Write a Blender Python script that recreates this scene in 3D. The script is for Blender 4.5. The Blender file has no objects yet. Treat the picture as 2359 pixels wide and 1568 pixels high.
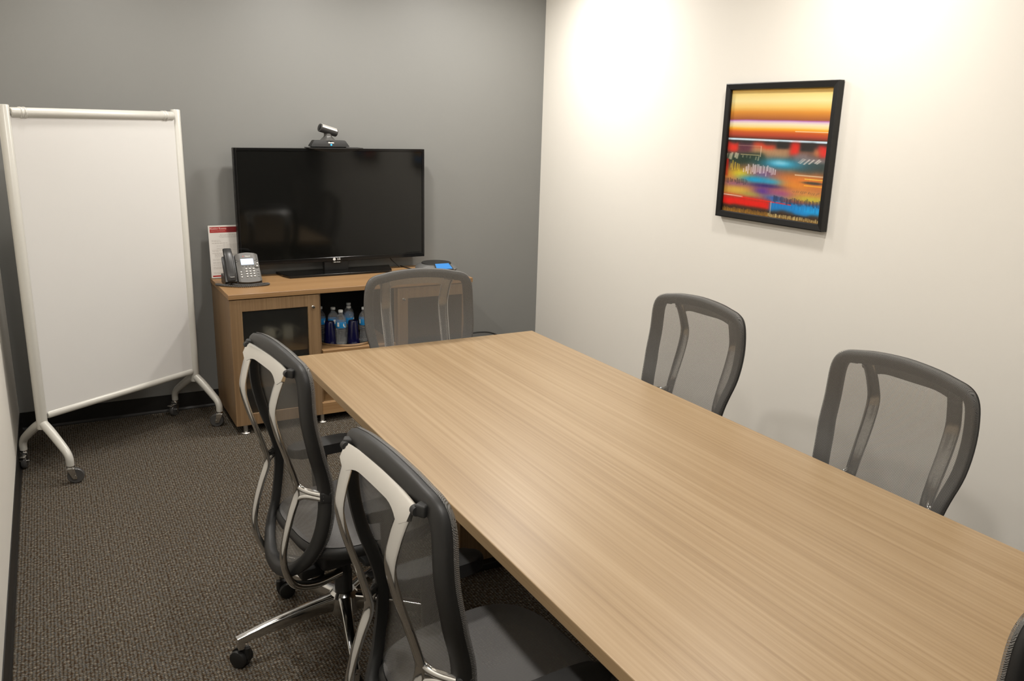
import bpy, bmesh, math, random
import numpy as np
from mathutils import Vector, Matrix
PI = math.pi
S = bpy.context.scene
COL = S.collection
random.seed(7)

# ------------------------------------------------------------------ camera
cd = bpy.data.cameras.new('camera'); cam = bpy.data.objects.new('camera', cd); COL.objects.link(cam)
cR = Vector((0.87714315, -0.47954107, 0.02569551)); cU = Vector((0.10018613, 0.23505829, 0.96680419)); cF = Vector((0.46966225, 0.84545134, -0.25422313))
cam.matrix_world = Matrix(((cR.x, cU.x, -cF.x, -2.94892), (cR.y, cU.y, -cF.y, -4.97128), (cR.z, cU.z, -cF.z, 1.68561), (0, 0, 0, 1)))
cd.sensor_fit = 'HORIZONTAL'; cd.sensor_width = 36.0; cd.lens = 36.0 * 1919.41 / 2359.0
cd.clip_start = 0.05; cd.clip_end = 50
S.camera = cam

# ------------------------------------------------------------------ world, lamps, exposure
w = bpy.data.worlds.new('world'); S.world = w; w.use_nodes = True
w.node_tree.nodes['Background'].inputs[0].default_value = (0.8, 0.9, 1.0, 1); w.node_tree.nodes['Background'].inputs[1].default_value = 0.05
S.view_settings.view_transform = 'Standard'; S.view_settings.look = 'None'
S.view_settings.gamma = 1.0; S.view_settings.use_curve_mapping = False
S.view_settings.exposure = 0.0
CEIL = 2.62
DOWN = [(-0.58, -0.78, 22), (-0.55, -2.62, 13), (-0.55, -4.46, 12), (-1.58, -0.78, 19), (-2.66, -0.78, 11), (-2.66, -2.62, 20), (-1.58, -2.62, 8), (-2.66, -4.46, 25)]   # recessed ceiling lamps; the weak mid-table one is added to soften chair shadows
for (x, y, e) in DOWN:
    ld = bpy.data.lights.new('downlight', 'AREA'); ld.shape = 'DISK'; ld.size = 0.17; ld.energy = e
    ld.color = (1.0, 0.965, 0.912); ld.spread = math.radians(175)
    lo = bpy.data.objects.new('downlight', ld); COL.objects.link(lo); lo.location = (x, y, CEIL - 0.012)

# ------------------------------------------------------------------ helpers
def obj(name, bm, m=None, parent=None, smooth=False, angle=None):
    me = bpy.data.meshes.new(name)
    bmesh.ops.recalc_face_normals(bm, faces=bm.faces[:])
    bm.to_mesh(me); bm.free()
    o = bpy.data.objects.new(name, me); COL.objects.link(o)
    if m is not None:
        for mm in (m if isinstance(m, (list, tuple)) else [m]): me.materials.append(mm)
    if smooth:
        me.shade_smooth()
        if angle: me.set_sharp_from_angle(angle=math.radians(angle))
    if parent is not None: o.parent = parent
    return o
def tag(o, label=None, cat=None, group=None, kind=None):
    if label: o['label'] = label
    if cat: o['category'] = cat
    if group: o['group'] = group
    if kind: o['kind'] = kind
    return o
def thing(name, label, cat, loc=(0, 0, 0), rotz=0.0, group=None):
    o = bpy.data.objects.new(name, None); COL.objects.link(o)
    o.location = loc; o.rotation_euler = (0, 0, rotz); o.empty_display_size = 0.1
    return tag(o, label, cat, group)
def struct(name, bm, m): return tag(obj(name, bm, m), kind='structure')
def dup(root, loc, rotz, label, group=None):
    def cp(o, parent):
        c = o.copy(); COL.objects.link(c)
        if parent is not None: c.parent = parent
        for ch in list(o.children): cp(ch, c)
        return c
    r = cp(root, None); r.location = loc; r.rotation_euler = (0, 0, rotz); r['label'] = label
    if group: r['group'] = group
    return r
def bx(bm, x0, x1, y0, y1, z0, z1, bev=0.0, seg=2):
    b = bmesh.new()
    bmesh.ops.create_cube(b, size=1.0)
    bmesh.ops.transform(b, matrix=Matrix.Translation(((x0+x1)/2, (y0+y1)/2, (z0+z1)/2)) @ Matrix.Diagonal((abs(x1-x0), abs(y1-y0), abs(z1-z0), 1)), verts=b.verts)
    if bev: bmesh.ops.bevel(b, geom=b.edges[:], offset=bev, segments=seg, affect='EDGES', profile=0.5)
    merge(bm, b); return bm
def merge(bm, b, mat=None):
    if mat is not None: bmesh.ops.transform(b, matrix=mat, verts=b.verts)
    vm = {v: bm.verts.new(v.co) for v in b.verts}
    for f in b.faces:
        try:
            nf = bm.faces.new([vm[v] for v in f.verts]); nf.material_index = f.material_index
        except ValueError: pass
    b.free()
def box(x0, x1, y0, y1, z0, z1, bev=0.0, seg=2):
    return bx(bmesh.new(), x0, x1, y0, y1, z0, z1, bev, seg)
def cat_rom(P, n=6):
    P = [Vector(p) for p in P]; out = []
    for i in range(len(P)-1):
        p0 = P[i-1] if i else P[0]*2-P[1]; p1 = P[i]; p2 = P[i+1]; p3 = P[i+2] if i+2 < len(P) else P[-1]*2-P[-2]
        for k in range(n):
            t = k/n
            out.append(0.5*((2*p1)+(p2-p0)*t+(2*p0-5*p1+4*p2-p3)*t*t+(-p0+3*p1-3*p2+p3)*t**3))
    out.append(P[-1]); return out
def lerp_list(vals, n):
    return [float(v) for v in np.interp(np.linspace(0, len(vals)-1, n), range(len(vals)), vals)]
def sweep(bm, path, ra, rb=None, seg=12, side=None, sq=2.0, caps=True):
    """tube along path; ra/rb half sizes along 'side' vector and across; sq superellipse power"""
    n = len(path)
    ra = ra if isinstance(ra, (list, tuple)) else [ra]*n
    rb = ra if rb is None else (rb if isinstance(rb, (list, tuple)) else [rb]*n)
    rings = []; prev = None
    for i, p in enumerate(path):
        t = (path[min(i+1, n-1)] - path[max(i-1, 0)]).normalized()
        if side is not None: a = (Vector(side) - t*Vector(side).dot(t)).normalized()
        elif prev is None:
            r = Vector((0, 0, 1)) if abs(t.z) < 0.9 else Vector((1, 0, 0)); a = (r - t*r.dot(t)).normalized()
        else: a = (prev - t*prev.dot(t)).normalized()
        prev = a; b = t.cross(a)
        ring = []
        for k in range(seg):
            th = 2*PI*k/seg; c, s = math.cos(th), math.sin(th)
            cc = math.copysign(abs(c)**(2/sq), c); ss = math.copysign(abs(s)**(2/sq), s)
            ring.append(bm.verts.new(p + a*(cc*ra[i]) + b*(ss*rb[i])))
        rings.append(ring)
    for i in range(n-1):
        for k in range(seg):
            bm.faces.new((rings[i][k], rings[i][(k+1) % seg], rings[i+1][(k+1) % seg], rings[i+1][k]))
    if caps:
        bm.faces.new(rings[0][::-1]); bm.faces.new(rings[-1])
    return bm
def tube(pts, r, seg=12, n=6, smoothpath=True, **kw):
    P = cat_rom(pts, n) if smoothpath else [Vector(p) for p in pts]
    rr = lerp_list(r, len(P)) if isinstance(r, (list, tuple)) else r
    return sweep(bmesh.new(), P, rr, seg=seg, **kw)
def lathe(prof, seg=24, center=(0, 0, 0), axis=None):
    """prof: list of (r, z)"""
    bm = bmesh.new(); rings = []
    for r, z in prof:
        if r < 1e-5: rings.append([bm.verts.new((0, 0, z))])
        else: rings.append([bm.verts.new((r*math.cos(2*PI*k/seg), r*math.sin(2*PI*k/seg), z)) for k in range(seg)])
    for a, b in zip(rings, rings[1:]):
        for k in range(seg):
            k2 = (k+1) % seg
            q = [a[k % len(a)], a[k2 % len(a)], b[k2 % len(b)], b[k % len(b)]]
            u = []
            for v in q:
                if v not in u: u.append(v)
            if len(u) >= 3: bm.faces.new(u)
    m = Matrix.Translation(center)
    if axis is not None: m = m @ Vector((0, 0, 1)).rotation_difference(Vector(axis)).to_matrix().to_4x4()
    bmesh.ops.transform(bm, matrix=m, verts=bm.verts)
    return bm
def prism(poly, z0, z1, bev=0.0, mat=None):
    bm = bmesh.new()
    lo = [bm.verts.new((x, y, z0)) for x, y in poly]; hi = [bm.verts.new((x, y, z1)) for x, y in poly]
    bm.faces.new(lo[::-1]); bm.faces.new(hi)
    n = len(poly)
    for i in range(n): bm.faces.new((lo[i], lo[(i+1) % n], hi[(i+1) % n], hi[i]))
    if bev: bmesh.ops.bevel(bm, geom=bm.edges[:], offset=bev, segments=2, affect='EDGES', profile=0.5)
    if mat is not None: bmesh.ops.transform(bm, matrix=mat, verts=bm.verts)
    return bm
def text_obj(name, txt, size, m, parent, mat, depth=0.0004, bold=False):
    cu = bpy.data.curves.new(name, 'FONT'); cu.body = txt; cu.size = size; cu.extrude = depth; cu.align_x = 'CENTER'; cu.align_y = 'CENTER'
    cu.resolution_u = 3
    if bold: cu.offset = size*0.02
    t = bpy.data.objects.new(name, cu); COL.objects.link(t)
    bpy.context.view_layer.update()
    me = bpy.data.meshes.new_from_object(t.evaluated_get(bpy.context.evaluated_depsgraph_get()))
    bpy.data.objects.remove(t); bpy.data.curves.remove(cu)
    me.name = name; me.transform(mat); me.materials.clear(); me.materials.append(m)
    o = bpy.data.objects.new(name, me); COL.objects.link(o)
    if parent is not None: o.parent = parent
    return o

# ------------------------------------------------------------------ materials
def new_mat(name):
    m = bpy.data.materials.new(name); m.use_nodes = True
    nt = m.node_tree; b = nt.nodes['Principled BSDF']
    return m, nt, b
def P(name, color, rough=0.5, metal=0.0, emit=None, estr=0.0, spec=0.5, coat=0.0, noise=0.0, nscale=60.0, bump=0.0, bscale=300.0, trans=0.0, ior=1.45):
    m, nt, b = new_mat(name)
    b.inputs['Base Color'].default_value = (*color, 1); b.inputs['Roughness'].default_value = rough
    b.inputs['Metallic'].default_value = metal; b.inputs['Specular IOR Level'].default_value = spec
    b.inputs['Coat Weight'].default_value = coat; b.inputs['IOR'].default_value = ior
    b.inputs['Transmission Weight'].default_value = trans
    if emit: b.inputs['Emission Color'].default_value = (*emit, 1); b.inputs['Emission Strength'].default_value = estr
    if noise or bump:
        tc = nt.nodes.new('ShaderNodeTexCoord')
        if noise:
            n = nt.nodes.new('ShaderNodeTexNoise'); n.inputs['Scale'].default_value = nscale; n.inputs['Detail'].default_value = 3
            nt.links.new(tc.outputs['Object'], n.inputs['Vector'])
            mx = nt.nodes.new('ShaderNodeMix'); mx.data_type = 'RGBA'
            mx.inputs[6].default_value = (*[c*(1-noise) for c in color], 1); mx.inputs[7].default_value = (*[min(1, c*(1+noise)) for c in color], 1)
            nt.links.new(n.outputs['Fac'], mx.inputs[0]); nt.links.new(mx.outputs[2], b.inputs['Base Color'])
        if bump:
            n2 = nt.nodes.new('ShaderNodeTexNoise'); n2.inputs['Scale'].default_value = bscale; n2.inputs['Detail'].default_value = 2
            nt.links.new(tc.outputs['Object'], n2.inputs['Vector'])
            bp = nt.nodes.new('ShaderNodeBump'); bp.inputs['Strength'].default_value = bump; bp.inputs['Distance'].default_value = 0.001
            nt.links.new(n2.outputs['Fac'], bp.inputs['Height']); nt.links.new(bp.outputs['Normal'], b.inputs['Normal'])
    return m
def wood(name, c_dark, c_mid, c_light, axis='Y', rough=0.42, scale=1.0):
    """straight grained veneer, grain along the given object axis"""
    m, nt, b = new_mat(name); N = nt.nodes; L = nt.links
    tc = N.new('ShaderNodeTexCoord'); mp = N.new('ShaderNodeMapping')
    sc = {'X': (0.8, 105, 105), 'Y': (105, 0.8, 105), 'Z': (105, 105, 0.8)}[axis]
    mp.inputs['Scale'].default_value = [s*scale for s in sc]; L.new(tc.outputs['Object'], mp.inputs['Vector'])
    n1 = N.new('ShaderNodeTexNoise'); n1.inputs['Scale'].default_value = 1.0; n1.inputs['Detail'].default_value = 5; n1.inputs['Roughness'].default_value = 0.62
    L.new(mp.outputs[0], n1.inputs['Vector'])
    mp2 = N.new('ShaderNodeMapping'); mp2.inputs['Scale'].default_value = [s*scale*(0.11 if s > 1 else 0.7) for s in sc]; L.new(tc.outputs['Object'], mp2.inputs['Vector'])
    n2 = N.new('ShaderNodeTexNoise'); n2.inputs['Scale'].default_value = 1.0; n2.inputs['Detail'].default_value = 3; L.new(mp2.outputs[0], n2.inputs['Vector'])
    mx = N.new('ShaderNodeMix'); mx.inputs[0].default_value = 0.31; L.new(n1.outputs['Fac'], mx.inputs[2]); L.new(n2.outputs['Fac'], mx.inputs[3])
    cr = N.new('ShaderNodeValToRGB'); e = cr.color_ramp.elements
    e[0].position = 0.34; e[0].color = (*c_dark, 1); e[1].position = 0.64; e[1].color = (*c_light, 1)
    k = e.new(0.49); k.color = (*c_mid, 1)
    L.new(mx.outputs[0], cr.inputs[0]); L.new(cr.outputs[0], b.inputs['Base Color'])
    b.inputs['Roughness'].default_value = rough
    bp = N.new('ShaderNodeBump'); bp.inputs['Strength'].default_value = 0.08; bp.inputs['Distance'].default_value = 0.0006
    L.new(n1.outputs['Fac'], bp.inputs['Height']); L.new(bp.outputs[0], b.inputs['Normal'])
    return m
def mesh_fabric(name, color, cell=0.0042, open_=0.25):
    """woven mesh: staggered open holes in UV metres, everything else is yarn"""
    m, nt, b = new_mat(name); N = nt.nodes; L = nt.links
    uv = N.new('ShaderNodeUVMap'); uv.uv_map = 'UVMap'
    sp = N.new('ShaderNodeSeparateXYZ'); L.new(uv.outputs[0], sp.inputs[0])
    def mth(op, a, bb=None):
        n = N.new('ShaderNodeMath'); n.operation = op
        for i, v in enumerate((a, bb)):
            if v is None: continue
            if isinstance(v, (int, float)): n.inputs[i].default_value = v
            else: L.new(v, n.inputs[i])
        return n.outputs[0]
    s1 = mth('COSINE', mth('MULTIPLY', sp.outputs[0], 2*PI/cell)); s2 = mth('COSINE', mth('MULTIPLY', sp.outputs[1], 2*PI/(cell*1.1)))
    h = mth('MULTIPLY', s1, s2)                      # checker of bumps, staggered
    mr = N.new('ShaderNodeMapRange'); mr.interpolation_type = 'SMOOTHSTEP'
    mr.inputs['From Min'].default_value = open_ - 0.25; mr.inputs['From Max'].default_value = open_ + 0.25
    mr.inputs['To Min'].default_value = 0.0; mr.inputs['To Max'].default_value = 1.0
    L.new(h, mr.inputs['Value']); L.new(mr.outputs[0], b.inputs['Alpha'])
    b.inputs['Base Color'].default_value = (*color, 1); b.inputs['Roughness'].default_value = 0.55
    return m

def carpet_mat():
    m, nt, b = new_mat('carpet_loops'); N = nt.nodes; L = nt.links
    tc = N.new('ShaderNodeTexCoord'); sp = N.new('ShaderNodeSeparateXYZ')
    wob = N.new('ShaderNodeTexNoise'); wob.inputs['Scale'].default_value = 55; L.new(tc.outputs['Object'], wob.inputs['Vector'])
    vm = N.new('ShaderNodeVectorMath'); vm.operation = 'MULTIPLY_ADD'; vm.inputs[1].default_value = (0.006, 0.006, 0); 
    L.new(wob.outputs['Color'], vm.inputs[0]); L.new(tc.outputs['Object'], vm.inputs[2]); L.new(vm.outputs[0], sp.inputs[0])
    def mth(op, a, bb=None):
        n = N.new('ShaderNodeMath'); n.operation = op
        for i, v in enumerate((a, bb)):
            if v is None: continue
            if isinstance(v, (int, float)): n.inputs[i].default_value = v
            else: L.new(v, n.inputs[i])
        return n.outputs[0]
    PX_, PY_ = 0.0105, 0.0088
    fx = mth('MULTIPLY', sp.outputs[0], 1/PX_); fy = mth('MULTIPLY', sp.outputs[1], 1/PY_)
    row = mth('MODULO', mth('FLOOR', mth('ADD', fx, 4000.0)), 2.0)
    fy2 = mth('ADD', fy, mth('MULTIPLY', row, 0.5))
    sx = mth('ABSOLUTE', mth('SINE', mth('MULTIPLY', fx, PI))); sy = mth('ABSOLUTE', mth('SINE', mth('MULTIPLY', fy2, PI)))
    h = mth('POWER', mth('MULTIPLY', sx, sy), 0.7)
    n1 = N.new('ShaderNodeTexNoise'); n1.inputs['Scale'].default_value = 95; n1.inputs['Detail'].default_value = 1; L.new(tc.outputs['Object'], n1.inputs['Vector'])
    n3 = N.new('ShaderNodeTexNoise'); n3.inputs['Scale'].default_value = 5; n3.inputs['Detail'].default_value = 3; L.new(tc.outputs['Object'], n3.inputs['Vector'])
    cr = N.new('ShaderNodeValToRGB'); e = cr.color_ramp.elements
    e[0].position = 0.33; e[0].color = (0.075, 0.048, 0.030, 1); e[1].position = 0.70; e[1].color = (0.27, 0.225, 0.165, 1)
    k = e.new(0.45); k.color = (0.135, 0.104, 0.068, 1); k = e.new(0.56); k.color = (0.125, 0.122, 0.115, 1)
    L.new(n1.outputs['Fac'], cr.inputs[0])
    mx = N.new('ShaderNodeMix'); mx.data_type = 'RGBA'; mx.blend_type = 'MULTIPLY'; mx.inputs[0].default_value = 1.0
    gap = N.new('ShaderNodeMapRange'); gap.inputs['To Min'].default_value = 0.24; gap.inputs['To Max'].default_value = 1.08; L.new(h, gap.inputs['Value'])
    L.new(cr.outputs[0], mx.inputs[6]); L.new(gap.outputs[0], mx.inputs[7]); L.new(mx.outputs[2], b.inputs['Base Color'])
    b.inputs['Roughness'].default_value = 0.95; b.inputs['Specular IOR Level'].default_value = 0.1
    bp = N.new('ShaderNodeBump'); bp.inputs['Strength'].default_value = 0.8; bp.inputs['Distance'].default_value = 0.003
    L.new(h, bp.inputs['Height']); L.new(bp.outputs[0], b.inputs['Normal'])
    return m

M = {}
M['wall_cream'] = P('cream_wall_paint', (0.80, 0.765, 0.70), 0.55, noise=0.012, nscale=3, bump=0.05, bscale=500)
M['wall_grey'] = P('grey_wall_paint', (0.213, 0.212, 0.201), 0.5, noise=0.02, nscale=3, bump=0.05, bscale=500)
M['ceiling'] = P('ceiling_white', (0.82, 0.81, 0.78), 0.9, noise=0.05, nscale=120, bump=0.2)
M['rubber'] = P('black_rubber_base', (0.012, 0.011, 0.010), 0.45, noise=0.2, nscale=30)
M['carpet'] = carpet_mat()
M['wheel'] = P('smoky_wheel', (0.07, 0.068, 0.066), 0.16, noise=0.1)
M['wood_table'] = wood('table_veneer', (0.245, 0.158, 0.078), (0.298, 0.201, 0.105), (0.345, 0.242, 0.136), 'Y', rough=0.37)
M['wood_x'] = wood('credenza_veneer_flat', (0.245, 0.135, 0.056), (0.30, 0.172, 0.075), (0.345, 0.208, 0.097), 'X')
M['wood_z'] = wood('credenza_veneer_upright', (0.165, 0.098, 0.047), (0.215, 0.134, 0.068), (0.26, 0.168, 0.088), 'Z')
M['dark_panel'] = P('black_panel', (0.008, 0.0075, 0.007), 0.6, noise=0.1)
M['chrome'] = P('polished_aluminium', (0.64, 0.635, 0.62), 0.13, 1.0, noise=0.03, nscale=15)
M['satin'] = P('satin_metal', (0.55, 0.54, 0.52), 0.3, 1.0, noise=0.05, nscale=40)
M['plastic'] = P('black_plastic', (0.013, 0.0126, 0.012), 0.48, noise=0.15, nscale=200, bump=0.05, bscale=900)
M['plastic_soft'] = P('black_soft_plastic', (0.014, 0.0136, 0.013), 0.6, noise=0.15, nscale=90, bump=0.1, bscale=700)
M['mesh'] = mesh_fabric('grey_chair_mesh', (0.145, 0.139, 0.13), 0.0035, -0.10)
M['seat_mesh'] = mesh_fabric('dark_seat_mesh', (0.14, 0.135, 0.131), 0.004, -0.45)
M['white_metal'] = P('silver_white_powder_coat', (0.55, 0.535, 0.49), 0.32, 0.1, noise=0.02, nscale=80)
M['board'] = P('whiteboard_enamel', (0.655, 0.642, 0.622), 0.22, noise=0.01, nscale=2)
M['gloss_black'] = P('gloss_black', (0.005, 0.005, 0.005), 0.12, noise=0.1)
M['screen'] = P('dark_screen', (0.004, 0.004, 0.0035), 0.08, spec=0.68, noise=0.1)
def glassy(name, tint, rough, ior, w_clear, haze=0.0, hcol=(.5, .5, .5)):
    m, nt, b = new_mat(name); N = nt.nodes; L = nt.links
    b.inputs['Base Color'].default_value = (*tint, 1); b.inputs['Roughness'].default_value = rough; b.inputs['IOR'].default_value = ior; b.inputs['Transmission Weight'].default_value = 1.0
    tr = N.new('ShaderNodeBsdfTransparent'); tr.inputs[0].default_value = (*tint, 1)
    mx = N.new('ShaderNodeMixShader'); mx.inputs[0].default_value = w_clear; L.new(b.outputs[0], mx.inputs[1]); L.new(tr.outputs[0], mx.inputs[2])
    df = N.new('ShaderNodeBsdfDiffuse'); df.inputs[0].default_value = (*hcol, 1)
    m2 = N.new('ShaderNodeMixShader'); m2.inputs[0].default_value = haze; L.new(mx.outputs[0], m2.inputs[1]); L.new(df.outputs[0], m2.inputs[2])
    L.new(m2.outputs[0], N['Material Output'].inputs[0]); return m
M['frosted'] = glassy('frosted_glass', (0.66, 0.66, 0.62), 0.34, 1.12, 0.45, 0.025, (.5, .5, .47))
M['white_print'] = P('white_print', (0.75, 0.74, 0.7), 0.5, noise=0.02)
M['cup'] = P('white_china', (0.7, 0.69, 0.66), 0.2, noise=0.02)

# ------------------------------------------------------------------ the room
W = 3.208; YF = -5.35
struct('floor', box(-W-0.1, 0.1, YF-0.1, 0.1, -0.1, 0.0), M['carpet'])
struct('ceiling', box(-W-0.1, 0.1, YF-0.1, 0.1, CEIL, CEIL+0.1), M['ceiling'])
struct('wall_back', box(-W, 0, 0, 0.1, 0, CEIL), M['wall_grey'])
struct('wall_right', box(0, 0.1, YF, 0.1, 0, CEIL), M['wall_cream'])
struct('wall_left', box(-W-0.1, -W, YF, 0.1, 0, CEIL), M['wall_cream'])
struct('wall_front', box(-W, 0, YF-0.1, YF, 0, CEIL), P('darkened_grey_paint', (0.11, 0.11, 0.105), 0.5, noise=0.02, nscale=3))  # grey wall paint darkened to deepen its reflection in the television
def base_profile(L_):                                     # coved rubber base, profile in (out, z)
    return [(0, 0), (0.012, 0), (0.011, 0.006), (0.005, 0.016), (0.0035, 0.1), (0, 0.1006)]
def baseboard(name, p0, p1, nrm):
    bm = bmesh.new(); pr = base_profile(0); rings = []
    for p in (p0, p1): rings.append([bm.verts.new((p[0]+nrm[0]*a, p[1]+nrm[1]*a, z)) for a, z in pr])
    n = len(pr)
    for i in range(n): bm.faces.new((rings[0][i], rings[0][(i+1) % n], rings[1][(i+1) % n], rings[1][i]))
    bm.faces.new(rings[0]); bm.faces.new(rings[1][::-1])
    struct(name, bm, M['rubber'])
baseboard('baseboard_back', (-W, 0), (0, 0), (0, -1))
baseboard('baseboard_left', (-W, YF), (-W, 0), (1, 0))
baseboard('baseboard_right', (0, YF), (0, 0), (-1, 0))

# ------------------------------------------------------------------ conference table
TX0, TX1, TY0, TY1, TZ = -2.1304, -1.0266, -4.272, -1.7018, 0.74
t = thing('conference_table', 'long light oak veneer conference table in the middle of the room', 'table', ((TX0+TX1)/2, (TY0+TY1)/2, 0))
hw, hl = (TX1-TX0)/2, (TY1-TY0)/2
obj('tabletop', box(-hw, hw, -hl, hl, TZ-0.032, TZ, 0.0025, 2), M['wood_table'], t)
for s in (-1, 1):                                          # two panel bases of veneer with a black plinth
    y = s*(hl-0.62)
    p = obj('pedestal', box(-0.13, 0.13, y-0.05, y+0.05, 0.03, TZ-0.032, 0.003), M['wood_z'], t)
    obj('plinth', box(-0.15, 0.15, y-0.08, y+0.08, 0.0, 0.03, 0.004), M['plastic'], p)
obj('stretcher', box(-0.02, 0.02, -hl+0.67, hl-0.67, 0.30, 0.62, 0.002), M['wood_z'], t)

# ------------------------------------------------------------------ mesh task chair (faces local +x)
OUT = [(0.0, 1.0433), (0.0264, 1.0427), (0.0535, 1.0413), (0.0793, 1.0394), (0.1019, 1.0373), (0.1205, 1.0351), (0.1363, 1.0325), (0.1501, 1.0298), (0.163, 1.0273), (0.175, 1.0252), (0.1855, 1.0232), (0.195, 1.021), (0.2037, 1.0179), (0.2117, 1.0141), (0.2186, 1.0098), (0.2248, 1.0044), (0.2302, 0.9975), (0.2349, 0.9893), (0.2388, 0.98), (0.2421, 0.9687), (0.2447, 0.9548), (0.2467, 0.9374), (0.2481, 0.9172), (0.249, 0.8954), (0.2494, 0.8733), (0.2495, 0.8505), (0.2493, 0.8266), (0.2484, 0.8027), (0.2467, 0.78), (0.2436, 0.7591), (0.2396, 0.7392), (0.2353, 0.7197), (0.2314, 0.7), (0.2279, 0.6798), (0.2245, 0.6594), (0.2215, 0.6393), (0.2194, 0.62), (0.2186, 0.602), (0.2189, 0.585), (0.2191, 0.568), (0.2184, 0.55), (0.2169, 0.5308), (0.215, 0.5109), (0.2119, 0.4906), (0.2071, 0.47), (0.2007, 0.4485), (0.1929, 0.4262), (0.1831, 0.4046), (0.1707, 0.385), (0.1548, 0.3673), (0.1361, 0.3509), (0.1157, 0.3366), (0.0944, 0.325), (0.0721, 0.3162), (0.0483, 0.31), (0.024, 0.3062), (0.0, 0.305)]
OUT = OUT[:-1] + [(0.0, 0.305)] + [(-u, z) for u, z in OUT[-2:0:-1]]
_pz = np.linspace(0.26, 1.08, 165)
_px = np.interp(_pz, [.28, .3, .35, .4, .45, .5, .55, .6, .65, .7, .75, .8, .85, .9, .95, 1.0, 1.05], [-.1977, -.1965, -.176, -.1546, -.1318, -.1208, -.1126, -.1085, -.1134, -.1282, -.1471, -.1603, -.1711, -.1755, -.1744, -.1744, -.1785])
_px = np.convolve(np.pad(_px, 12, mode='edge'), np.ones(11)/11, 'same')[12:-12]
def back_x(u, z):
    bow = 0.0117 if z > 0.9 else 0.0117 + 0.012*min(1, (0.9-z)/0.15)
    return float(np.interp(z, _pz, _px)) - bow*(1-min(1.2, (u/0.2497)**2))
def out_norm(i):
    n = len(OUT); a = OUT[i-2]; b = OUT[(i+2) % n]
    tx, tz = b[0]-a[0], b[1]-a[1]; L_ = math.hypot(tx, tz)
    return (tz/L_, -tx/L_)                                 # points outward->flip below
def uv_grid(o, f):
    me = o.data; uv = me.uv_layers.new(name='UVMap')
    for lp in me.loops: uv.data[lp.index].uv = f(me.vertices[lp.vertex_index].co)

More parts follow.
